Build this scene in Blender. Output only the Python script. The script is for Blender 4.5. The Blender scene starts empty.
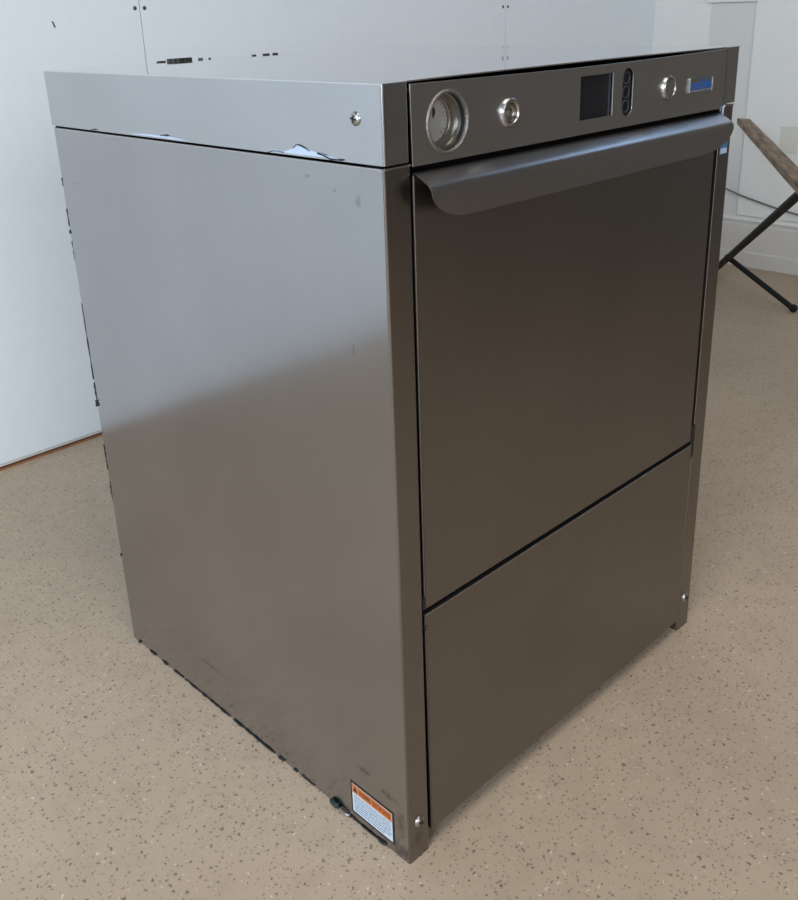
import bpy, bmesh, math, random
from mathutils import Vector, Matrix

random.seed(7)
S = bpy.context.scene
C = S.collection
PI = math.pi
W, D, H, SEAM = 0.6081, 0.5996, 0.84, 0.7733

# ------------------------------------------------------------------ materials
def nt(name):
    m = bpy.data.materials.new(name); m.use_nodes = True
    n = m.node_tree.nodes; l = m.node_tree.links
    return m, n, l, n['Principled BSDF']

def plain(name, col, rough=.5, metal=0., spec=.5, bump=0., scale=40., var=0.):
    m, n, l, b = nt(name)
    b.inputs['Base Color'].default_value = (*col, 1)
    b.inputs['Roughness'].default_value = rough
    b.inputs['Metallic'].default_value = metal
    b.inputs['Specular IOR Level'].default_value = spec
    tc = n.new('ShaderNodeTexCoord')
    nz = n.new('ShaderNodeTexNoise'); nz.inputs['Scale'].default_value = scale; nz.inputs['Detail'].default_value = 4
    l.new(tc.outputs['Object'], nz.inputs['Vector'])
    if var:
        mx = n.new('ShaderNodeMix'); mx.data_type = 'RGBA'
        mx.inputs['A'].default_value = (*[c*(1-var) for c in col], 1)
        mx.inputs['B'].default_value = (*[min(1, c*(1+var)) for c in col], 1)
        l.new(nz.outputs['Fac'], mx.inputs['Factor']); l.new(mx.outputs['Result'], b.inputs['Base Color'])
    if bump:
        bp = n.new('ShaderNodeBump'); bp.inputs['Strength'].default_value = bump; bp.inputs['Distance'].default_value = .001
        l.new(nz.outputs['Fac'], bp.inputs['Height']); l.new(bp.outputs['Normal'], b.inputs['Normal'])
    return m

def steel(name, col, rough, grain, amount=.04, smudge=.0, bump=0.02, marks=()):
    """brushed stainless; grain = noise stretch (x,y,z); marks = [(centre, radii, strength)] dark scuffs"""
    m, n, l, b = nt(name)
    b.inputs['Metallic'].default_value = 1
    tc = n.new('ShaderNodeTexCoord')
    mp = n.new('ShaderNodeMapping'); mp.inputs['Scale'].default_value = grain
    l.new(tc.outputs['Object'], mp.inputs['Vector'])
    nz = n.new('ShaderNodeTexNoise'); nz.inputs['Scale'].default_value = 1; nz.inputs['Detail'].default_value = 6
    nz.inputs['Roughness'].default_value = .65
    l.new(mp.outputs['Vector'], nz.inputs['Vector'])
    big = n.new('ShaderNodeTexNoise'); big.inputs['Scale'].default_value = 5; big.inputs['Detail'].default_value = 5
    l.new(tc.outputs['Object'], big.inputs['Vector'])
    mx = n.new('ShaderNodeMix'); mx.data_type = 'RGBA'
    mx.inputs['A'].default_value = (*[c*(1-amount*2) for c in col], 1)
    mx.inputs['B'].default_value = (*[min(1, c*(1+amount*2)) for c in col], 1)
    l.new(nz.outputs['Fac'], mx.inputs['Factor'])
    last = mx.outputs['Result']
    if smudge:
        r = n.new('ShaderNodeMapRange'); r.inputs['From Min'].default_value = .35; r.inputs['From Max'].default_value = .7
        r.inputs['To Min'].default_value = 1-smudge; r.inputs['To Max'].default_value = 1+smudge*.4
        l.new(big.outputs['Fac'], r.inputs['Value'])
        mu = n.new('ShaderNodeMix'); mu.data_type = 'RGBA'; mu.blend_type = 'MULTIPLY'; mu.inputs['Factor'].default_value = 1
        l.new(last, mu.inputs['A']); l.new(r.outputs['Result'], mu.inputs['B']); last = mu.outputs['Result']
    for (c, rad, st) in marks:
        sb = n.new('ShaderNodeMapping'); sb.vector_type = 'POINT'
        sb.inputs['Scale'].default_value = tuple(1/r_ for r_ in rad)
        sb.inputs['Location'].default_value = tuple(-c[i]/rad[i] for i in range(3))
        l.new(tc.outputs['Object'], sb.inputs['Vector'])
        ln = n.new('ShaderNodeVectorMath'); ln.operation = 'LENGTH'; l.new(sb.outputs['Vector'], ln.inputs[0])
        fr = n.new('ShaderNodeTexNoise'); fr.inputs['Scale'].default_value = 140; fr.inputs['Detail'].default_value = 4
        l.new(tc.outputs['Object'], fr.inputs['Vector'])
        ad = n.new('ShaderNodeMath'); ad.operation = 'MULTIPLY_ADD'; ad.inputs[1].default_value = 1.6
        l.new(fr.outputs['Fac'], ad.inputs[0]); l.new(ln.outputs['Value'], ad.inputs[2])
        mr = n.new('ShaderNodeMapRange'); mr.interpolation_type = 'SMOOTHSTEP'
        mr.inputs['From Min'].default_value = .7; mr.inputs['From Max'].default_value = 1.7
        mr.inputs['To Min'].default_value = 1-st; mr.inputs['To Max'].default_value = 1
        l.new(ad.outputs['Value'], mr.inputs['Value'])
        mu = n.new('ShaderNodeMix'); mu.data_type = 'RGBA'; mu.blend_type = 'MULTIPLY'; mu.inputs['Factor'].default_value = 1
        l.new(last, mu.inputs['A']); l.new(mr.outputs['Result'], mu.inputs['B']); last = mu.outputs['Result']
    l.new(last, b.inputs['Base Color'])
    rr = n.new('ShaderNodeMapRange'); rr.inputs['To Min'].default_value = rough*.95; rr.inputs['To Max'].default_value = rough*1.05
    l.new(nz.outputs['Fac'], rr.inputs['Value']); l.new(rr.outputs['Result'], b.inputs['Roughness'])
    if bump:
        bp = n.new('ShaderNodeBump'); bp.inputs['Strength'].default_value = bump; bp.inputs['Distance'].default_value = .0005
        l.new(nz.outputs['Fac'], bp.inputs['Height']); l.new(bp.outputs['Normal'], b.inputs['Normal'])
    return m

def floor_mat():
    m, n, l, b = nt('speckled_floor')
    tc = n.new('ShaderNodeTexCoord')
    def noise(s, d=4):
        z = n.new('ShaderNodeTexNoise'); z.inputs['Scale'].default_value = s; z.inputs['Detail'].default_value = d
        l.new(tc.outputs['Object'], z.inputs['Vector']); return z
    def mix(a, bcol, fac):
        x = n.new('ShaderNodeMix'); x.data_type = 'RGBA'
        if isinstance(a, tuple): x.inputs['A'].default_value = (*a, 1)
        else: l.new(a, x.inputs['A'])
        x.inputs['B'].default_value = (*bcol, 1)
        l.new(fac, x.inputs['Factor']); return x.outputs['Result']
    def rng(v, a, c, t0=0., t1=1.):
        r = n.new('ShaderNodeMapRange'); r.inputs['From Min'].default_value = a; r.inputs['From Max'].default_value = c
        r.inputs['To Min'].default_value = t0; r.inputs['To Max'].default_value = t1
        l.new(v, r.inputs['Value']); return r.outputs['Result']
    col = mix(FLOOR_A, FLOOR_B, rng(noise(3.2, 6).outputs['Fac'], .35, .68))
    col = mix(col, FLOOR_C, rng(noise(26, 5).outputs['Fac'], .5, .85, 0, .55))
    # fine grain
    col = mix(col, tuple(c*.72 for c in FLOOR_A), rng(noise(330, 2).outputs['Fac'], .55, .8, 0, .55))
    def specks(scale, dens, r, c, col, strength, off):
        mp = n.new('ShaderNodeMapping'); mp.inputs['Location'].default_value = (off, off*2, 0); l.new(tc.outputs['Object'], mp.inputs['Vector'])
        wob = n.new('ShaderNodeTexNoise'); wob.inputs['Scale'].default_value = scale*1.5; l.new(mp.outputs['Vector'], wob.inputs['Vector'])
        va = n.new('ShaderNodeVectorMath'); va.operation = 'MULTIPLY_ADD'; va.inputs[1].default_value = (.9/scale,)*3
        l.new(wob.outputs['Color'], va.inputs[0]); l.new(mp.outputs['Vector'], va.inputs[2])
        vo = n.new('ShaderNodeTexVoronoi'); vo.voronoi_dimensions = '2D'; vo.inputs['Scale'].default_value = scale
        l.new(va.outputs['Vector'], vo.inputs['Vector'])
        sp = n.new('ShaderNodeSeparateColor'); l.new(vo.outputs['Color'], sp.inputs[0])
        keep = n.new('ShaderNodeMath'); keep.operation = 'LESS_THAN'; keep.inputs[1].default_value = dens
        l.new(sp.outputs[0], keep.inputs[0])
        sz = n.new('ShaderNodeMath'); sz.operation = 'MULTIPLY_ADD'; sz.inputs[1].default_value = r*.8; sz.inputs[2].default_value = r*.5
        l.new(sp.outputs[1], sz.inputs[0])
        lt = n.new('ShaderNodeMath'); lt.operation = 'LESS_THAN'; l.new(vo.outputs['Distance'], lt.inputs[0]); l.new(sz.outputs[0], lt.inputs[1])
        mu = n.new('ShaderNodeMath'); mu.operation = 'MULTIPLY'; l.new(keep.outputs[0], mu.inputs[0]); l.new(lt.outputs[0], mu.inputs[1])
        m2 = n.new('ShaderNodeMath'); m2.operation = 'MULTIPLY'; m2.inputs[1].default_value = strength; l.new(mu.outputs[0], m2.inputs[0])
        return mix(col, c, m2.outputs[0])
    col = specks(95, .45, .14, (.09, .062, .04), col, .68, 0.)
    col = specks(180, .38, .19, (.14, .10, .07), col, .6, 3.3)
    col = specks(75, .28, .1, (.68, .59, .48), col, .6, 7.1)
    l.new(col, b.inputs['Base Color'])
    l.new(rng(noise(7).outputs['Fac'], .3, .7, .38, .55), b.inputs['Roughness'])
    b.inputs['Specular IOR Level'].default_value = .4
    bp = n.new('ShaderNodeBump'); bp.inputs['Strength'].default_value = .25; bp.inputs['Distance'].default_value = .001
    l.new(noise(120).outputs['Fac'], bp.inputs['Height']); l.new(bp.outputs['Normal'], b.inputs['Normal'])
    return m

def wood_mat():
    m, n, l, b = nt('worn_wood')
    tc = n.new('ShaderNodeTexCoord'); mp = n.new('ShaderNodeMapping')
    mp.vector_type = 'TEXTURE'; mp.inputs['Rotation'].default_value = (0, 0, math.atan2(.532, .846)); mp.inputs['Scale'].default_value = (.16, .018, .018)
    l.new(tc.outputs['Object'], mp.inputs['Vector'])
    nz = n.new('ShaderNodeTexNoise'); nz.inputs['Scale'].default_value = 1.2; nz.inputs['Detail'].default_value = 6
    l.new(mp.outputs['Vector'], nz.inputs['Vector'])
    cr = n.new('ShaderNodeValToRGB'); e = cr.color_ramp.elements
    e[0].position = .3; e[0].color = (.09, .055, .03, 1); e[1].position = .72; e[1].color = (.42, .29, .18, 1)
    x = cr.color_ramp.elements.new(.5); x.color = (.24, .16, .095, 1)
    l.new(nz.outputs['Fac'], cr.inputs['Fac']); l.new(cr.outputs['Color'], b.inputs['Base Color'])
    b.inputs['Roughness'].default_value = .7
    return m

FLOOR_A, FLOOR_B, FLOOR_C = (.48, .368, .265), (.425, .323, .232), (.36, .27, .192)
M = {}
M['floor'] = floor_mat()
M['wall'] = plain('white_wall_panel', (.775, .825, .865), .45, bump=.1, scale=30, var=.03)
M['wall_r'] = plain('grey_white_wall', (.77, .775, .745), .55, bump=.1, scale=20, var=.03)
M['recess'] = plain('grey_recess_board', (.67, .67, .645), .55, bump=.1, scale=20, var=.03)
M['base'] = plain('painted_baseboard', (.60, .58, .54), .5, var=.04)
M['dark_room'] = plain('dark_brown_wall', (.17, .15, .13), .8, var=.1, scale=2)
M['joint'] = plain('wall_joint_grey', (.42, .43, .44), .8)
M['rust'] = plain('rusty_wood_strip', (.30, .12, .05), .8, var=.4, scale=30)
M['black'] = plain('black_gap', (.006, .006, .006), .8, spec=.1)
M['sealant_and_shade'] = plain('black_sealant_and_shade', (.012, .013, .014), .5)
M['screwdot'] = plain('dark_screw_head', (.06, .06, .065), .6)
M['wood'] = wood_mat()
M['leg'] = plain('black_painted_steel', (.008, .008, .009), .6, spec=.25)
M['cable'] = plain('grey_cable', (.14, .15, .15), .5)
M['tape'] = plain('yellowed_patch', (.66, .655, .57), .6, var=.06)
side_marks = [((0, .064, .747), (.01, .003, .003), .6), ((0, .034, .741), (.01, .006, .008), .28), ((0, .1, .757), (.01, .006, .003), .35),
              ((0, .07, .088), (.01, .022, .006), .4), ((0, .03, .078), (.01, .02, .007), .45), ((0, .012, .05), (.01, .012, .03), .4),
              ((0, .38, .065), (.01, .07, .006), .28), ((0, .29, .255), (.01, .01, .003), .4), ((0, .576, .10), (.01, .006, .006), .35),
              ((0, .012, .01), (.01, .03, .02), .5), ((0, .56, .705), (.01, .02, .002), .3), ((0, .05, .60), (.01, .003, .01), .3)]
M['side'] = steel('brushed_steel_side', (.39, .385, .39), .17, (900, 900, 6), .035, .06, marks=side_marks)
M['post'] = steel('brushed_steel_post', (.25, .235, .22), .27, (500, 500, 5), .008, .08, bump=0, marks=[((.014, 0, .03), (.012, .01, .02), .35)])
M['lid'] = steel('brushed_steel_lid', (.47, .475, .485), .2, (12, 12, 900), .04, .05)
M['top'] = steel('smooth_steel_top', (.70, .70, .70), .035, (10, 900, 10), .03, .05, bump=0)
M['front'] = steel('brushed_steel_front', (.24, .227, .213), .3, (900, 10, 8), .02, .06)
M['panel'] = steel('brushed_steel_panel', (.44, .435, .43), .33, (8, 10, 700), .015, .03, bump=0)
M['handle'] = steel('satin_steel_handle', (.37, .36, .355), .3, (8, 900, 900), .01, .04)
M['chrome'] = plain('polished_chrome', (.45, .44, .43), .3, 1)
M['dchrome'] = plain('dull_chrome', (.36, .345, .32), .3, 1, var=.2, scale=300)
M['grime'] = plain('rough_adhesive_ring', (.20, .185, .17), .4, .7, bump=.8, scale=500, var=.5)
M['dial'] = plain('gauge_dial_grey', (.30, .30, .29), .5)
M['ink'] = plain('black_ink', (.01, .01, .01), .5)
M['screen'] = plain('black_display', (.010, .010, .012), .5, spec=.2, bump=.15, scale=300, var=.5)
M['plastic'] = plain('black_button_plastic', (.006, .006, .007), .4, spec=.2)
M['ring'] = plain('grey_button_ring', (.035, .035, .045), .5, spec=.2)
M['blue'] = plain('blue_lettering', (.012, .095, .36), .4)
M['badge'] = plain('silver_badge', (.30, .30, .27), .3, .9)
M['orange'] = plain('orange_label_band', (.55, .17, .045), .5)
M['label'] = plain('white_label_paper', (.60, .66, .72), .45, var=.05, scale=200)
M['print'] = plain('grey_blue_fine_print', (.16, .22, .33), .5)
M['film'] = plain('pale_blue_film', (.48, .56, .72), .4, var=.08, scale=60)
M['bluefilm'] = plain('blue_sticker', (.05, .17, .38), .35, var=.2, scale=300)
M['green'] = plain('dark_green_tag', (.006, .022, .018), .5)

# ------------------------------------------------------------------ mesh helpers
def link(name, me, mat, parent=None, smooth=False):
    o = bpy.data.objects.new(name, me); C.objects.link(o)
    if mat: me.materials.append(mat)
    if parent: o.parent = parent; o.matrix_parent_inverse = Matrix.Identity(4)
    if smooth:
        for p in me.polygons: p.use_smooth = True
    return o
def obj(name, bm, mat, parent=None, smooth=False, auto=None):
    bmesh.ops.recalc_face_normals(bm, faces=bm.faces)
    me = bpy.data.meshes.new(name); bm.to_mesh(me); bm.free()
    o = link(name, me, mat, parent, smooth or auto is not None)
    if auto is not None:
        me.set_sharp_from_angle(angle=math.radians(auto))
        wn = o.modifiers.new('face_weighted', 'WEIGHTED_NORMAL'); wn.mode = 'FACE_AREA'; wn.weight = 100; wn.keep_sharp = True
    return o
def box(bm, x0, x1, y0, y1, z0, z1, bev=0., seg=2):
    r = bmesh.ops.create_cube(bm, size=1)
    vs = r['verts']
    for v in vs:
        v.co = Vector((x0+(v.co.x+.5)*(x1-x0), y0+(v.co.y+.5)*(y1-y0), z0+(v.co.z+.5)*(z1-z0)))
    if bev:
        es = list({e for v in vs for e in v.link_edges})
        bmesh.ops.bevel(bm, geom=es, offset=bev, segments=seg, affect='EDGES', profile=.5)
def prism(bm, pts, axis, a, b):
    """extrude polygon pts (2D) along axis from a to b. axis 'z': (x,y); 'y': (x,z); 'x': (y,z)"""
    def mk(p, t):
        return {'z': (p[0], p[1], t), 'y': (p[0], t, p[1]), 'x': (t, p[0], p[1])}[axis]
    A = [bm.verts.new(mk(p, a)) for p in pts]; B = [bm.verts.new(mk(p, b)) for p in pts]
    n = len(pts)
    bm.faces.new(A[::-1]); bm.faces.new(B)
    for i in range(n): bm.faces.new((A[i], A[(i+1) % n], B[(i+1) % n], B[i]))
def lathe(bm, prof, cx, cz, n=40, y0=0.):
    """revolve profile [(r, y)] about the y axis through (cx, cz)"""
    rings = []
    for r, y in prof:
        if r < 1e-7: rings.append([bm.verts.new((cx, y0+y, cz))])
        else: rings.append([bm.verts.new((cx+r*math.cos(2*PI*i/n), y0+y, cz+r*math.sin(2*PI*i/n))) for i in range(n)])
    for a, b in zip(rings, rings[1:]):
        for i in range(n):
            j = (i+1) % n
            if len(a) == 1 and len(b) == 1: continue
            if len(a) == 1: bm.faces.new((a[0], b[i], b[j]))
            elif len(b) == 1: bm.faces.new((a[i], a[j], b[0]))
            else: bm.faces.new((a[i], a[j], b[j], b[i]))
def tube(bm, pts, r, n=12, caps=True):
    pts = [Vector(p) for p in pts]; rings = []
    up = Vector((0, 0, 1))
    for i, p in enumerate(pts):
        d = (pts[min(i+1, len(pts)-1)]-pts[max(i-1, 0)]).normalized()
        u = d.cross(up)
        if u.length < 1e-3: u = d.cross(Vector((1, 0, 0)))
        u.normalize(); v = d.cross(u)
        rings.append([bm.verts.new(p+r*(math.cos(2*PI*k/n)*u+math.sin(2*PI*k/n)*v)) for k in range(n)])
    for a, b in zip(rings, rings[1:]):
        for k in range(n): bm.faces.new((a[k], a[(k+1) % n], b[(k+1) % n], b[k]))
    if caps: bm.faces.new(rings[0]); bm.faces.new(rings[-1])
def bent(pts, t, rad, seg=5):
    """closed polygon of a folded sheet: centre-less outer path pts, thickness t to the left side, rounded corners"""
    def rounded(P, r):
        out = [P[0]]
        for i in range(1, len(P)-1):
            p, q, s = Vector(P[i-1]), Vector(P[i]), Vector(P[i+1])
            a = (p-q).normalized(); b = (s-q).normalized()
            rr = max(r[i] if isinstance(r, list) else r, 1e-5)
            p0, p1 = q+a*rr, q+b*rr
            for k in range(seg+1):
                u = k/seg
                w = (1-u)**2*p0+2*u*(1-u)*q+u*u*p1
                out.append((w.x, w.y))
        out.append(P[-1]); return out
    P = [Vector(p) for p in pts]
    inner = []
    for i, q in enumerate(P):
        if i == 0: d = (P[1]-q).normalized(); nn = Vector((-d.y, d.x)); inner.append(q+nn*t)
        elif i == len(P)-1: d = (q-P[i-1]).normalized(); nn = Vector((-d.y, d.x)); inner.append(q+nn*t)
        else:
            d0 = (q-P[i-1]).normalized(); d1 = (P[i+1]-q).normalized()
            n0 = Vector((-d0.y, d0.x)); n1 = Vector((-d1.y, d1.x))
            bis = (n0+n1).normalized(); inner.append(q+bis*(t/max(.2, bis.dot(n0))))
    o = rounded([tuple(p) for p in P], rad); i_ = rounded([tuple(p) for p in inner], max(rad-t, rad*.3))
    return o+i_[::-1]
def plate(name, outline, holes, y0, y1, mat, parent, bev=.0004):
    """flat sheet in the xz plane with holes"""
    cu = bpy.data.curves.new(name, 'CURVE'); cu.dimensions = '2D'; cu.fill_mode = 'BOTH'
    for loop in [outline]+holes:
        sp = cu.splines.new('POLY'); sp.points.add(len(loop)-1)
        for q, p in zip(sp.points, loop): q.co = (p[0], p[1], 0, 1)
        sp.use_cyclic_u = True
    cu.extrude = abs(y1-y0)/2-bev; cu.bevel_depth = bev; cu.bevel_resolution = 2; cu.offset = -bev
    o = bpy.data.objects.new(name, cu); C.objects.link(o)
    dg = bpy.context.evaluated_depsgraph_get()
    me = bpy.data.meshes.new_from_object(o.evaluated_get(dg))
    bpy.data.objects.remove(o)
    ym = (y0+y1)/2
    for v in me.vertices:
        x, z, y = v.co; v.co = (x, ym-y, z)
    me.update()
    bm = bmesh.new(); bm.from_mesh(me); bmesh.ops.remove_doubles(bm, verts=bm.verts, dist=1e-6)
    bpy.data.meshes.remove(me)
    return obj(name, bm, mat, parent, auto=35)
def text(name, s, size, loc, mat, parent, face='front', width=None, extr=.0001):
    """lettering standing on the front (y=const) or left side (x=const) plane; loc = lower-left corner"""
    cu = bpy.data.curves.new(name, 'FONT'); cu.body = s; cu.size = size; cu.extrude = extr; cu.resolution_u = 3; cu.offset = size*.018
    o = bpy.data.objects.new(name, cu); C.objects.link(o)
    dg = bpy.context.evaluated_depsgraph_get()
    me = bpy.data.meshes.new_from_object(o.evaluated_get(dg)); bpy.data.objects.remove(o)
    mn = min(v.co.x for v in me.vertices); mxx = max(v.co.x for v in me.vertices)
    k = (width/(mxx-mn)) if width else 1
    for v in me.vertices:
        x, y, z = v.co; x = (x-mn)*k
        v.co = (loc[0]+x, loc[1]-z, loc[2]+y) if face == 'front' else (loc[0]-z, loc[1]-x, loc[2]+y)
    me.update()
    return link(name, me, mat, parent)
def circle(cx, cz, r, n=40): return [(cx+r*math.cos(2*PI*i/n), cz+r*math.sin(2*PI*i/n)) for i in range(n)]
def rrect(x0, x1, z0, z1, r, n=5):
    out = []
    for cx, cz, a in ((x1-r, z1-r, 0), (x0+r, z1-r, 90), (x0+r, z0+r, 180), (x1-r, z0+r, 270)):
        for k in range(n+1):
            t = math.radians(a+90*k/n); out.append((cx+r*math.cos(t), cz+r*math.sin(t)))
    return out
def struct(name, bm, mat, parent=None, auto=None):
    o = obj(name, bm, mat, parent, auto=auto)
    if not parent: o['kind'] = 'structure'
    return o

# ------------------------------------------------------------------ the room
XR, YB = 2.637, 1.335
bm = bmesh.new(); box(bm, -3.6, 2.9, -4.4, 1.6, -.05, 0); struct('floor', bm, M['floor'])
bm = bmesh.new(); box(bm, -3.6, 2.9, -4.4, 1.6, 2.8, 2.85); struct('ceiling', bm, plain('ceiling_dark', (.17, .17, .165), .8, var=.03))  # ceiling colour darkened to dim its reflection in the handle
# back wall: 4 ft sheets with thin joints
J = [-3.1, -1.878, -.653, .572, 1.797, XR+.02]
bm = bmesh.new()
box(bm, -3.5, 2.7, YB+.012, YB+.05, .0, 2.8)
wb = struct('wall_back', bm, M['joint'])
bm = bmesh.new()
for a, b in zip(J, J[1:]): box(bm, a+.0011, b-.0011, YB, YB+.0119, .0135, 2.8)
obj('panel_sheets', bm, M['wall'], wb)
bm = bmesh.new(); box(bm, -3.1, XR, YB+.001, YB+.0119, .0065, .0128); obj('sheet_foot', bm, M['base'], wb)
def dot(parent, x, z, r=.0042):
    b_ = bmesh.new(); lathe(b_, [(0, -.0012), (r*.7, -.001), (r, -.0002), (r, .001)], x, z, 14, YB)
    return obj('screw_head', b_, M['screwdot'], parent, smooth=True)
for x in (.572, 1.797):
    for dx in (-.0115, .0115):
        for z in ((.918,) if x < 1 else (.894, .932))+(1.35, 1.8, 2.25, .45): dot(wb, x+dx, z, .0044)
b_ = bmesh.new(); prism(b_, [(.3705, .898), (.374, .8975), (.3775, .887), (.375, .885)], 'y', YB-.0006, YB+.0002); obj('gouge', b_, M['screwdot'], wb)
bm = bmesh.new(); box(bm, -3.1, XR, YB-.004, YB+.011, .0, .0030)
struct('trim_1', bm, M['rust'])
bm = bmesh.new(); box(bm, -3.1, XR, YB+.004, YB+.0115, .0031, .0064)
struct('wall_gap_shade', bm, M['black'])  # black strip in place of the shaded gap under the sheets
# right wall
bm = bmesh.new(); box(bm, XR, 2.9, -.2, 1.385, 0, 2.8)
wr = struct('wall_right', bm, M['wall_r'])
bm = bmesh.new(); box(bm, XR-.012, XR, -.2, .953, .176, 2.8, .002); obj('raised_panel', bm, M['wall_r'], wr)
bm = bmesh.new(); box(bm, XR-.004, XR, .956, 1.115, .17, .882); obj('recessed_board', bm, M['recess'], wr)
bm = bmesh.new(); box(bm, XR-.02, XR, .951, 1.125, .8825, .896, .003); box(bm, XR-.011, XR, .956, 1.125, .896, 2.8, .002); obj('ledge_moulding', bm, M['wall_r'], wr)
bm = bmesh.new()
prism(bm, [(2.605, 0), (2.605, .05), (2.609, .056), (2.609, .146), (2.613, .152), (XR, .158), (XR, 0)], 'y', -.2, YB)
struct('baseboard_right', bm, M['base'])
# parts of the room behind the photographer (only seen in the steel)
bm = bmesh.new(); box(bm, 2.637, 2.9, -4.4, -.2, 0, 2.8); struct('wall_right_front', bm, M['dark_room'])
bm = bmesh.new(); box(bm, -3.5, 2.9, -4.45, -4.3, 0, 2.8); struct('wall_front', bm, M['dark_room'])
bm = bmesh.new(); box(bm, -3.6, -3.1, -4.4, 1.6, 0, 2.8); struct('wall_left', bm, M['wall_r'])

# ------------------------------------------------------------------ the dishwasher
dw = bpy.data.objects.new('undercounter_dishwasher', None); C.objects.link(dw); dw.empty_display_size = .2
dw['label'] = 'stainless steel undercounter dishwasher standing alone on the speckled floor'
dw['category'] = 'dishwasher'
T = .0012
XP, XQ = .0318, .5765            # inner edges of the two front posts
ZT = .7712                        # top of body sheets
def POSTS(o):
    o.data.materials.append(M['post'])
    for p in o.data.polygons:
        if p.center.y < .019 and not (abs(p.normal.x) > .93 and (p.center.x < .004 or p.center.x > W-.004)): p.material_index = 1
# side panels, each one folded sheet: side, front post, inward return
bm = bmesh.new(); prism(bm, bent([(0, D), (0, 0), (XP, 0), (XP, .018)], T, .0028), 'z', .0, ZT)
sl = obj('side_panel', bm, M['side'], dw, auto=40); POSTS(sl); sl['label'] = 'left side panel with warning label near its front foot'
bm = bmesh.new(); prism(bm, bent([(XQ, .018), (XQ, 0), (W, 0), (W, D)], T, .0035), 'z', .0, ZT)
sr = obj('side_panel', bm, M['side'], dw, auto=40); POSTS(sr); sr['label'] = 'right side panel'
# post fronts use a darker copy of the steel: dimmer reflection put into colour
bm = bmesh.new(); box(bm, .0016, W-.0016, D-.0012, D, .01, ZT); obj('back_panel', bm, M['side'], dw)
bm = bmesh.new(); box(bm, .0016, W-.0016, .021, D-.002, .035, .826); obj('inner_body', bm, M['black'], dw)
# lid ------------------------------------------------
bm = bmesh.new()
Z0, Z1, R_ = .7737, H, .0012
prism(bm, bent([(0, D+.004), (0, -.0012), (.0299, -.0012), (.0299, .012)], T, .003), 'z', Z0, Z1-R_)
prism(bm, bent([(.5756, .012), (.5756, -.0012), (W+.0005, -.0012), (W+.0005, D)], T, .0035), 'z', Z0, Z1-R_)
box(bm, .0012, W-.001, D+.0028, D+.004, Z0, Z1-R_)
lid = obj('lid', bm, M['lid'], dw, auto=40)
bm = bmesh.new()
# top sheet with rounded rim and a front edge that sits back over the control panel
base = [(0.0, D+.004), (0.0, -.0012), (.0299, -.0012), (.0302, .0006)]
for k in range(13):
    u = k/12; base.append((.0306+u*(.575-.0306), .0012+.0100*math.sin(PI*u)**.8))
base += [(.5754, .0006), (.5757, -.0012), (W+.0005, -.0012), (W+.0005, D+.004)]
cen = Vector((W/2, D/2))
rings = []
for ins, z in ((0, Z1-R_), (R_*.3, Z1-R_*.3), (R_, Z1)):
    ring = []
    for (x, y) in base:
        ring.append(bm.verts.new((min(max(x, ins), W+.0005-ins), min(max(y, -.0012+ins), D+.004-ins), z)))
    rings.append(ring)
nB = len(base)
for a, b in zip(rings, rings[1:]):
    for i in range(nB): bm.faces.new((a[i], a[(i+1) % nB], b[(i+1) % nB], b[i]))
bm.faces.new(rings[-1]); bm.faces.new(rings[0][::-1])
bmesh.ops.triangulate(bm, faces=[f for f in bm.faces if len(f.verts) > 4])
tp = obj('top_sheet', bm, M['top'], lid, auto=40)
for o_ in (tp, lid):
    o_.data.materials.append(M['sealant_and_shade'])
    for p in o_.data.polygons:
        if .5745 < p.center.x < .578 and p.center.y < .0125 and abs(p.normal.x) > .45: p.material_index = 1  # notch faces painted black as shade over a bright glint, no sealant there
# dried black sealant along the rear of the top
def blob_strip(name, pts, r, parent, mat, seed):
    rnd = random.Random(seed); b_ = bmesh.new()
    for i, (x, y, z, k) in enumerate(pts):
        m_ = Matrix.Translation((x, y, z)) @ Matrix.Rotation(rnd.uniform(-.3, .3), 4, 'Z') @ Matrix.Diagonal((k[0], k[1], k[2], 1))
        g = bmesh.ops.create_icosphere(b_, subdivisions=2, radius=r, matrix=m_)
        for v in g['verts']: v.co += Vector((rnd.uniform(-1, 1), rnd.uniform(-1, 1), rnd.uniform(-1, 1)))*r*.18
    return obj(name, b_, mat, parent, smooth=True)
for k_, (x0_, x1_, r_) in enumerate(((.160, .174, .0012), (.176, .216, .0036), (.226, .234, .0018), (.243, .247, .0012), (.318, .326, .0012), (.338, .350, .0016), (.356, .366, .0016))):
    n_ = max(3, int((x1_-x0_)/.003))
    b_ = bmesh.new(); ring_ = []
    up_ = [(x0_+(x1_-x0_)*q/n_, D+.0042+random.uniform(-.001, .0006)-r_*1.3*math.sin(PI*q/n_)) for q in range(n_+1)]
    poly = up_+[(x, D+.0045) for x, y in up_[::-1]]
    prism(b_, poly, 'z', H-.0008, H+.0004+r_*.9)
    obj('sealant', b_, M['sealant_and_shade'], lid)
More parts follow.
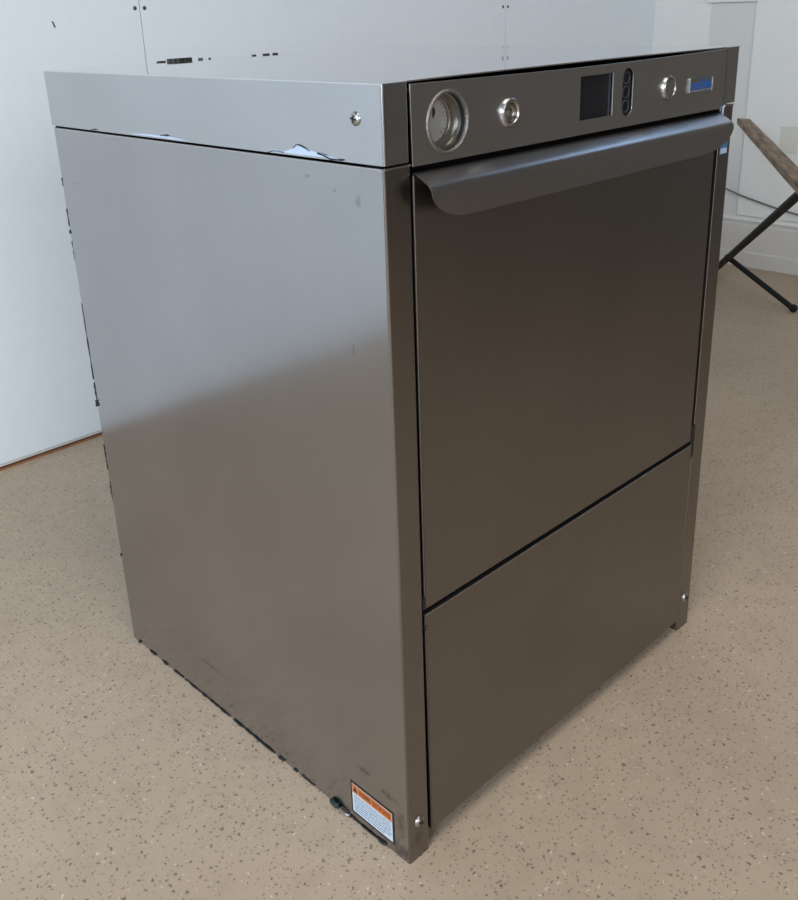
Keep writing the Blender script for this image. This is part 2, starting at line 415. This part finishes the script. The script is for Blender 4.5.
# film left on the lid's lower edge
def film(pts, x, mat, name, parent, th=.0004):
    b_ = bmesh.new(); prism(b_, pts, 'x', x-th, x-.00005); return obj(name, b_, mat, parent)
film([(.155, .7752), (.146, .7774), (.132, .7766), (.118, .7802), (.112, .7838), (.105, .7825), (.092, .7800), (.075, .7780), (.055, .7755)], 0, M['film'], 'protective_film', lid)
film([(.415, .7752), (.400, .7762), (.372, .7772), (.345, .7775), (.325, .7772), (.29, .7752)], 0, M['film'], 'protective_film', lid)
for pts_, r_ in (([(-.0007, .118, .7805), (-.0012, .112, .7842), (-.0008, .106, .7832), (-.0007, .094, .7795)], .0004),
                 ([(-.0007, .156, .7740), (-.0014, .148, .7760), (-.001, .140, .7763), (-.0009, .132, .7755)], .0004),
                 ([(-.0007, .084, .7785), (-.0016, .074, .7773), (-.001, .066, .7745), (-.0016, .058, .7750), (-.0012, .05, .775)], .0007),
                 ([(-.0007, .345, .7775), (-.0018, .337, .7785), (-.0012, .331, .7778)], .0006),
                 ([(-.0007, .50, .7745), (-.0016, .495, .7755), (-.0012, .488, .7748)], .0005)):
    b_ = bmesh.new(); tube(b_, pts_, r_, 6); obj('film_edge', b_, M['sealant_and_shade'], lid)
# black fill that stands for the shade inside the lid seam
bm = bmesh.new(); box(bm, .0016, W-.0016, .024, D-.0016, .760, .79); obj('seam_shade', bm, M['sealant_and_shade'], dw)
# lip at the top of the body sheets, in chrome to paint the bend's highlight
bm = bmesh.new()
prism(bm, [(-.0003, .7697), (-.0003, .7712), (.0016, .7716), (.006, .7716), (.006, .7697)], 'y', .001, D)
obj('top_lip', bm, M['chrome'], sl)
bm = bmesh.new(); box(bm, .0012, XP, -.0003, .006, .7698, .7716, .0004); obj('top_lip', bm, M['chrome'], sl)
bm = bmesh.new(); box(bm, XQ, W-.001, -.0003, .006, .7698, .7716, .0004); obj('top_lip', bm, M['chrome'], sr)

def screw(name, loc, axis, parent, r=.0062, rot=.2):
    b_ = bmesh.new()
    lathe(b_, [(0, -r*.5), (r*.35, -r*.48), (r*.7, -r*.36), (r*.93, -r*.17), (r, 0), (r, .0005)], 0, 0, 28)
    s_ = obj(name, b_, M['chrome'], parent, smooth=True)
    c_ = bmesh.new()
    for a in (0, PI/2):
        g = bmesh.new(); box(g, -r*.52, r*.52, -r*.56, -r*.36, -r*.13, r*.13)
        bmesh.ops.rotate(g, verts=g.verts, matrix=Matrix.Rotation(a+rot, 3, 'Y'))
        me = bpy.data.meshes.new('t'); g.to_mesh(me); g.free(); c_.from_mesh(me); bpy.data.meshes.remove(me)
    x_ = obj('cross_slot', c_, M['ink'], s_)
    s_.location = loc
    if axis == 'x': s_.rotation_euler = (0, 0, -PI/2)
    return s_
screw('screw', (0, .0319, .8108), 'x', lid)
screw('screw', (.0168, 0, .0513), 'y', sl, .0072, .5)
screw('screw', (.5925, 0, .0526), 'y', sr, .0072, .9)

# control panel -------------------------------------
CP = .0006
top_edge = [(.0312+(.5743-.0312)*k/16, .8374-.0024*math.sin(PI*k/16)+.0010*k/16) for k in range(17)]
outline = [(.0325, .7693)] + top_edge + [(.5743, .7690)]
G = (.0772, .8024); GR = .0262
cp = plate('control_panel', outline, [circle(*G, GR-.0015, 56), [(.2742, .7835), (.332, .7835), (.332, .8265), (.2742, .8265)],
           rrect(.3502, .3702, .7803, .8293, .0098, 8)], -.0016-CP, -CP+.0002, M['panel'], dw)
bm = bmesh.new(); box(bm, .0318, .574, -CP, .012, .8315, .8328, .0004); obj('top_fold', bm, M['panel'], cp)
# pressure gauge in a recess
g = bpy.data.objects.new('pressure_gauge', None); C.objects.link(g); g.parent = dw; g['label'] = 'round recessed dial gauge on the left of the control panel'
bm = bmesh.new(); lathe(bm, [(GR-.0016, .0005), (GR-.0020, -.0030), (GR-.0006, -.0040), (GR+.0010, -.0034), (GR+.0016, -.0018)], *G, 56); obj('bezel', bm, M['grime'], g, smooth=True)
bm = bmesh.new(); lathe(bm, [(GR-.0016, -.001), (GR-.0016, .005), (GR-.0032, .0055), (GR-.0032, .009), (GR-.0062, .0095), (GR-.0062, .0135), (GR-.0075, .014), (GR-.0075, .019)], *G, 56); obj('recess_wall', bm, M['dchrome'], g, auto=40)
bm = bmesh.new(); lathe(bm, [(GR-.0018, .0004), (GR-.0018, .0046)], *G, 56); obj('dark_band', bm, M['ink'], g, smooth=True)
bm = bmesh.new(); lathe(bm, [(0, .0165), (GR-.0072, .0165), (GR-.0072, .0175)], *G, 48); dl = obj('dial_face', bm, M['dial'], g)
bm = bmesh.new()
for k in range(21):
    a = math.radians(-45+270*k/20); L = .0028 if k % 5 == 0 else .0014
    r1 = GR-.009; r0 = r1-L
    w = .00035
    u = Vector((math.cos(a), 0, math.sin(a))); v = Vector((-math.sin(a), 0, math.cos(a)))
    q = [Vector((G[0], .0163, G[1]))+u*rr+v*s_ for rr, s_ in ((r0, -w), (r1, -w), (r1, w), (r0, w))]
    bm.faces.new([bm.verts.new(p) for p in q])
obj('scale_marks', bm, M['ink'], g)
bm = bmesh.new(); a = math.radians(80); u = Vector((math.cos(a), 0, math.sin(a))); v = Vector((-math.sin(a), 0, math.cos(a)))
bm.faces.new([bm.verts.new(Vector((G[0], .0158, G[1]))+u*rr+v*s_) for rr, s_ in ((.002, -.0006), (.0075, -.0020), (.0115, -.0002), (.0105, .0020), (.002, .0006))])
obj('needle', bm, M['ink'], g)
# buttons
def button(x, z, kind):
    t = bpy.data.objects.new('push_button', None); C.objects.link(t); t.parent = dw
    t['label'] = 'chrome ringed button beside the gauge' if kind else 'chrome ringed button beside the badge'
    b_ = bmesh.new(); n_ = 24
    if kind:
        lathe(b_, [(.0139, .001), (.0139, -.0022), (.0128, -.0040), (.0112, -.0048), (.0098, -.0046), (.0092, -.0024), (.0092, 0)], x, z, 40, -.0016)
    else:
        lathe(b_, [(.0138, .001), (.0138, -.0020), (.0128, -.0042), (.0112, -.0052), (.0100, -.0050), (.0096, -.0030), (.0096, 0)], x, z, 40, -.0016)
    for v_ in b_.verts:   # light fluting of the rim
        a_ = math.atan2(v_.co.z-z, v_.co.x-x); r_ = math.hypot(v_.co.z-z, v_.co.x-x)
        if .0125 < r_ < .0135 and kind: v_.co.y += .0006*math.sin(a_*10)
    obj('ring', b_, M['chrome'], t, smooth=True)
    b_ = bmesh.new()
    if kind: lathe(b_, [(0, -.0020), (.0022, -.0022), (.0030, -.0012), (.0052, -.0010), (.0058, -.0024), (.0080, -.0022), (.0086, -.0008), (.0093, -.0006)], x, z, 40, -.0016)
    else: lathe(b_, [(0, -.0050), (.0055, -.0048), (.0086, -.0042), (.0094, -.0036), (.0096, -.002)], x, z, 40, -.0016)
    obj('cap', b_, M['dchrome'] if kind else M['badge'], t, smooth=True)
button(.1610, .8024, True); button(.4420, .8030, False)
# display and keypad
ds = bpy.data.objects.new('display', None); C.objects.link(ds); ds.parent = dw; ds['label'] = 'square black display window'
bm = bmesh.new(); box(bm, .273, .3335, .0016, .006, .7825, .8275); obj('screen', bm, M['screen'], ds)
bm = bmesh.new(); box(bm, .3290, .3325, .0006, .0016, .783, .827, .0003); obj('screen_frame', bm, M['ring'], ds)
bm = bmesh.new(); prism(bm, rrect(.3496, .3708, .7797, .8299, .0104, 8), 'y', .0002, .004); kp = obj('keypad', bm, M['plastic'], dw); kp['label'] = 'black keypad with three round buttons in a column'
for z in (.8195, .8048, .7902):
    bm = bmesh.new(); lathe(bm, [(.0052, .0002), (.0056, -.0006), (.0064, -.0006), (.0068, .0002)], .3602, z, 28); obj('key_ring', bm, M['ring'], kp, smooth=True)
# badge
bm = bmesh.new(); prism(bm, rrect(.4882, .5425, .7918, .8106, .0022, 4), 'y', -.0034, -.0012)
bd = obj('badge', bm, M['badge'], dw); bd['label'] = 'small silver badge with blue lettering'
fo, fi = rrect(.4882, .5425, .7918, .8106, .0022, 4), rrect(.4897, .5410, .7933, .8091, .0012, 4)
plate('badge_frame', fo, [fi], -.0040, -.0032, M['chrome'], bd, .0002)
text('lettering', 'noble', .0165, (.4906, -.0036, .7968), M['blue'], bd, 'front', width=.0490)
bm = bmesh.new(); box(bm, .4915, .5375, -.0037, -.0034, .7946, .7956); obj('underline', bm, M['print'], bd)

# door -----------------------------------------------
bm = bmesh.new()
prism(bm, [(.0348, .3196), (.5690, .3196), (.5676, .7622), (.0345, .7622)], 'y', -.0002, .014)
es = [e for e in bm.edges if all(v.co.y < .005 for v in e.verts)]
bmesh.ops.bevel(bm, geom=es, offset=.0014, segments=3, affect='EDGES')
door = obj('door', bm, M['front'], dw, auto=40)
prof = [(.0010, .7657), (-.0015, .7655), (-.0040, .7646), (-.0075, .7623), (-.0110, .7598), (-.0145, .7572), (-.0170, .7552), (-.0188, .7532), (-.0200, .7510), (-.0206, .7486), (-.0208, .7455), (-.0208, .7420), (-.0208, .7380), (-.0208, .7330), (-.0208, .7290), (-.0208, .7260), (-.0208, .7242), (-.0208, .7232)]
prof = [(y, .7495+(z-.7495)*.80 if z > .7495 else z) for y, z in prof]
def inset(z):
    if z > .7495: return .0003+.0005*(.7657-z)/.016
    u = (.7495-z)/(.7495-.7232); return .0008+.048*(1-math.sqrt(max(0, 1-u**2.1)))
bm = bmesh.new(); rows = []
NX = 40
for (y, z) in prof:
    i = inset(z); xl, xr = .0345+i, .5700-i*(1.5 if z < .7495 else 1)
    rows.append([(xl+(xr-xl)*k/NX, y, z) for k in range(NX+1)])
nrm = []
for i in range(len(prof)):
    a = Vector(prof[max(i-1, 0)]); b = Vector(prof[min(i+1, len(prof)-1)]); t_ = (b-a).normalized(); nrm.append(Vector((t_.y, -t_.x)))
FR = [[bm.verts.new(p) for p in r_] for r_ in rows]
BK = [[bm.verts.new((p[0], p[1]-nrm[i].x*-.0012, p[2]-nrm[i].y*-.0012)) for p in r_] for i, r_ in enumerate(rows)]
for G_ in (FR, BK):
    for a, b in zip(G_, G_[1:]):
        for k in range(NX): bm.faces.new((a[k], b[k], b[k+1], a[k+1]))
for k in range(NX):
    for q in (0, -1): bm.faces.new((FR[q][k], FR[q][k+1], BK[q][k+1], BK[q][k]))
for q in range(len(rows)-1):
    for k in (0, -1): bm.faces.new((FR[q][k], FR[q+1][k], BK[q+1][k], BK[q][k]))
hd = obj('handle', bm, M['handle'], door, auto=42); hd['label'] = 'full-width curved lip handle along the top of the door'
bm = bmesh.new(); box(bm, .5690, .5757, .0006, .018, .3155, .765); obj('door_gap_shade', bm, M['black'], dw)  # black strip painting the shade in the gap right of the door
# gaps around the door
bm = bmesh.new(); box(bm, .0322, .0350, -.0003, .004, .3205, .3335); hn = obj('hinge_slot', bm, M['ink'], dw)
bm = bmesh.new(); box(bm, .5698, .5785, -.0004, .004, .3155, .3425); obj('hinge_slot', bm, M['ink'], dw)
bm = bmesh.new(); prism(bm, [(.0330, .2955), (.0352, .3000), (.0352, .3022), (.0330, .2985)], 'y', -.0016, .004); obj('hinge_slot', bm, M['ink'], dw)
bm = bmesh.new(); prism(bm, [(.5700, .2965), (.5728, .2985), (.5735, .3155), (.5765, .3155), (.5760, .2970), (.5706, .2935)], 'y', -.0016, .004); obj('hinge_slot', bm, M['ink'], dw)
# lower panel
bm = bmesh.new()
prism(bm, [(.0352, .0262), (.5745, .0205), (.5722, .3146), (.0335, .3146)], 'y', -.0012, .014)
es = [e for e in bm.edges if all(v.co.y < .005 for v in e.verts)]
bmesh.ops.bevel(bm, geom=es, offset=.0012, segments=3, affect='EDGES')
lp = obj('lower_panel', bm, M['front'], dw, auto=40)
bm = bmesh.new(); box(bm, .035, .5720, -.0017, .012, .3138, .3152, .0003); obj('top_fold', bm, M['chrome'], lp)  # brighter chrome paints the highlight on the folded edge
# rear feet / base rail so the machine stands on something
for y_ in (.06, D-.06):
    bm = bmesh.new(); box(bm, .04, .567, y_, y_+.02, .0, .035); obj('base_rail', bm, M['ink'], dw)

# warning label
LY0, LY1, LZ0, LZ1 = .0952, .0228, .0112, .0588
bm = bmesh.new(); box(bm, -.0003, -.00002, LY1, LY0, LZ0, LZ1); wl = obj('warning_label', bm, M['ink'], sl); wl['label'] = 'white warning label with an orange heading band and black border'
bm = bmesh.new(); box(bm, -.0005, -.0003, LY1+.0032, LY0-.0026, LZ0+.0030, LZ1-.0030); obj('label_paper', bm, M['label'], wl)
bm = bmesh.new(); box(bm, -.0006, -.0005, LY1+.0036, LY0-.0030, LZ1-.0160, LZ1-.0034); obj('heading_band', bm, M['orange'], wl)
bm = bmesh.new(); prism(bm, [(LY0-.0045, LZ1-.0130), (LY0-.0115, LZ1-.0130), (LY0-.0080, LZ1-.0055)], 'x', -.0008, -.0006); obj('warning_triangle', bm, M['ink'], wl)
M['redink'] = plain('dark_red_ink', (.16, .025, .008), .5)
text('lettering', 'WARNING', .0085, (-.0007, LY0-.0145, LZ1-.0122), M['redink'], wl, 'side', width=.020)
text('lettering', 'ELECTRIC SHOCK', .0085, (-.0007, LY0-.0380, LZ1-.0122), M['redink'], wl, 'side', width=.0295)
bm = bmesh.new(); rnd = random.Random(5)
for i in range(7):
    z = LZ1-.0195-.0036*i; y = LY0-.0055
    end = LY1+(.006 if i < 6 else .018)
    while y > end:
        L = rnd.uniform(.002, .0065); y2 = max(end-.001, y-L)
        box(bm, -.00065, -.0005, y2, y, z-.0008, z+.0008); y = y2-.0010
obj('fine_print', bm, M['print'], wl)
# sealant / gasket crumbs along the lower and rear edge of the side
rnd = random.Random(11)
def strip(y0, y1, r):
    n_ = max(3, int(abs(y1-y0)/.006)); pts = []; b_ = bmesh.new()
    for k in range(n_+1):
        y = y0+(y1-y0)*k/n_; pts.append((-.0004+rnd.uniform(-.0010, .0003), y, .0010+rnd.uniform(-.0004, .0010)))
    tube(b_, pts, r, 7); obj('sealant', b_, M['sealant_and_shade'], sl, smooth=True)
for y0, y1, r in ((.585, .580, .0018), (.552, .535, .0009), (.517, .503, .0014), (.485, .46, .0008), (.455, .345, .0011), (.335, .245, .0011), (.236, .226, .0018), (.205, .199, .0014), (.190, .165, .0006), (.10, .045, .0010), (.050, .038, .0018)): strip(y0, y1, r)
for z0, z1, r in ((.708, .698, .0007), (.668, .645, .0009), (.625, .60, .0005), (.64, .636, .0016), (.54, .43, .0008), (.425, .39, .0009), (.398, .390, .0026), (.33, .29, .0008), (.27, .24, .0007), (.15, .146, .0014)):
    b_ = bmesh.new(); n_ = 6
    tube(b_, [(-.0002+rnd.uniform(-.0004, .0004), D+.0004, z0+(z1-z0)*k/n_) for k in range(n_+1)], r, 6); obj('sealant', b_, M['sealant_and_shade'], sl, smooth=True)
def lump(name, pts, r, mat):
    b_ = bmesh.new(); tube(b_, pts, r, 8); o_ = obj(name, b_, mat, sl, smooth=True)
lump('sealant_lump', [(-.002, .131, .0035), (-.003, .127, .004), (-.0035, .122, .0035), (-.002, .118, .003)], .0032, M['green'])
lump('sealant_curl', [(-.003, .118, .003), (-.004, .111, .0028), (-.0035, .104, .002), (-.002, .099, .0018)], .0017, M['dchrome'])

# torn sticker and film at the upper right corner of the front
st = bmesh.new(); prism(st, [(.5800, .7115), (.5985, .7125), (.5990, .7375), (.5945, .7315), (.5890, .7245), (.5800, .7220)], 'y', -.0006, -.0001)
sk = obj('torn_sticker', st, M['bluefilm'], sr); sk['label'] = 'torn blue and white sticker under the handle end'
st = bmesh.new(); box(st, .5815, .5975, -.0009, -.0006, .7125, .7190); obj('white_print', st, M['film'], sk)
st = bmesh.new(); prism(st, [(.5700, .7560), (.5745, .7570), (.5760, .7690), (.5795, .7715), (.5770, .7728), (.5735, .7705), (.5728, .7620)], 'y', -.0035, -.0028)
obj('protective_film', st, M['film'], sr)
st = bmesh.new(); box(st, .5738, .5768, -.0032, -.001, .7655, .7712, .0008); obj('film_edge', st, M['ink'], sr)

# ------------------------------------------------------------------ things beyond
# slim wooden slat bench with black steel legs, right edge of the photo
bench = bpy.data.objects.new('folding_bench', None); C.objects.link(bench); bench.location = (1.95, .57, 0)
bench['label'] = 'folding stand with worn wooden slat and black steel legs by the right wall'; bench['category'] = 'folding stand'
off = Vector((-1.95, -.57, 0))
d = Vector((.846, .532, 0)); nn = Vector((-.532, .846, 0))
F = Vector((2.4965, .900, .516))
def P(s, o, z): return Vector((F.x, F.y, 0))+d*s+nn*o+Vector((0, 0, z))+off
bm = bmesh.new()
rows = []
for s in [0]+[-.12*k for k in range(1, 13)]:
    w0 = -.018; w1 = .018; sk0 = .05 if s == 0 else 0
    wob = random.uniform(-.0008, .0008)
    rows.append([bm.verts.new(P(s-(.0 if s else 0), w1+wob, .507)), bm.verts.new(P(s, w1+wob, .525)), bm.verts.new(P(s-sk0*.6, w0+wob, .525)), bm.verts.new(P(s-sk0*.6, w0+wob, .507))])
for a, b in zip(rows, rows[1:]):
    for i in range(4): bm.faces.new((a[i], a[(i+1) % 4], b[(i+1) % 4], b[i]))
bm.faces.new(rows[0]); bm.faces.new(rows[-1][::-1])
obj('wooden_slat', bm, M['wood'], bench)
def rod(name, a, b, r=.0105):
    b_ = bmesh.new(); tube(b_, [Vector(a)+off, Vector(b)+off], r, 14); return obj(name, b_, M['leg'], bench, auto=50)
LA, LB = Vector((2.4743, .9399, .010)), Vector((1.50, .268, .500)); LP = LA.lerp(LB, .225)
rod('leg', LA, LB)
rod('leg', (1.24, -.20, .010), (1.30, .14, .500))
rod('cross_brace', LP, (2.205, .545, .011), .0085)
for p_, r_ in (((LP.x, LP.y, LP.z), .0125), ((2.203, .5426, .012), .0125)):
    b_ = bmesh.new(); bmesh.ops.create_uvsphere(b_, u_segments=16, v_segments=10, radius=r_, matrix=Matrix.Translation(Vector(p_)+off)); obj('joint', b_, M['leg'], bench, smooth=True)
b_ = bmesh.new(); bmesh.ops.create_uvsphere(b_, u_segments=12, v_segments=8, radius=.0055, matrix=Matrix.Translation(LP+Vector((-.011, -.008, .002))+off)); obj('rivet', b_, M['chrome'], bench, smooth=True)
# cable
b_ = bmesh.new()
pts = [(2.612, 1.20, .36), (2.612, 1.12, .315), (2.612, 1.05, .285), (2.612, .990, .2645), (2.612, .95, .2515), (2.612, .90, .239), (2.612, .85, .2275), (2.612, .81, .2185), (2.612, .77, .2115), (2.612, .73, .205), (2.612, .65, .193), (2.612, .55, .180), (2.615, .40, .166), (2.618, .2, .163), (2.618, 0., .163)]
tube(b_, pts, .0033, 8)
cb = obj('power_cable', b_, M['cable'], None, smooth=True); cb['label'] = 'thin grey cable running along the right wall above the baseboard'; cb['category'] = 'cable'
b_ = bmesh.new(); box(b_, XR-.0135, XR-.012, .765, .826, .402, .490, .0004)
tpz = obj('tape_patch', b_, M['tape']); tpz['label'] = 'faint yellowed square patch stuck on the white wall above the slat'; tpz['category'] = 'patch'

# ------------------------------------------------------------------ light
def area(name, loc, target, sx, sy, power, col):
    L = bpy.data.lights.new(name, 'AREA'); L.shape = 'RECTANGLE'; L.size = sx; L.size_y = sy; L.energy = power; L.color = col
    o = bpy.data.objects.new(name, L); C.objects.link(o); o.location = loc
    o.rotation_euler = (Vector(target)-Vector(loc)).to_track_quat('-Z', 'Y').to_euler(); return o
area('window_light', (-3.0, -.6, 1.5), (0, .5, .5), 2.2, 1.8, 165, (.70, .85, 1.0))
area('door_light', (-1.2, -4.1, 1.6), (0, 0, .4), 2.0, 1.8, 92, (.98, .97, 1.0))
area('floor_pool_fill', (.1, -.45, 2.2), (.1, -.4, 0), 1.0, .8, 15, (1.0, .93, .84))  # added fill light, no known lamp: makes a local pool on the floor
area('high_window', (2.60, -.0, 2.25), (0, 0, .8), .5, .22, 2.6, (.32, .56, 1.0))
w = bpy.data.worlds.new('world'); S.world = w; w.use_nodes = True
w.node_tree.nodes['Background'].inputs[0].default_value = (.8, .88, 1, 1); w.node_tree.nodes['Background'].inputs[1].default_value = .3

# ------------------------------------------------------------------ camera (solved from the cabinet's corners)
cam = bpy.data.cameras.new('camera'); co = bpy.data.objects.new('camera', cam); C.objects.link(co)
yaw, pitch, roll = 0.7648243, 0.3594973, -0.0363556
f = Vector((math.cos(pitch)*math.sin(yaw), math.cos(pitch)*math.cos(yaw), -math.sin(pitch)))
r = Vector((math.cos(yaw), -math.sin(yaw), 0)); u = r.cross(f)
r2 = math.cos(roll)*r+math.sin(roll)*u; u2 = -math.sin(roll)*r+math.cos(roll)*u
co.matrix_world = Matrix(((r2.x, u2.x, -f.x, -.5425295), (r2.y, u2.y, -f.y, -.5700747), (r2.z, u2.z, -f.z, .8943928), (0, 0, 0, 1)))
cam.sensor_fit = 'VERTICAL'; cam.sensor_height = 36; cam.lens = 939.9456/900*36
cam.shift_x = (399-394.7554)/900; cam.shift_y = (364.1825-450)/900
cam.clip_start = .01
S.camera = co
S.view_settings.view_transform = 'Standard'; S.view_settings.look = 'None'
S.view_settings.exposure = -0.07
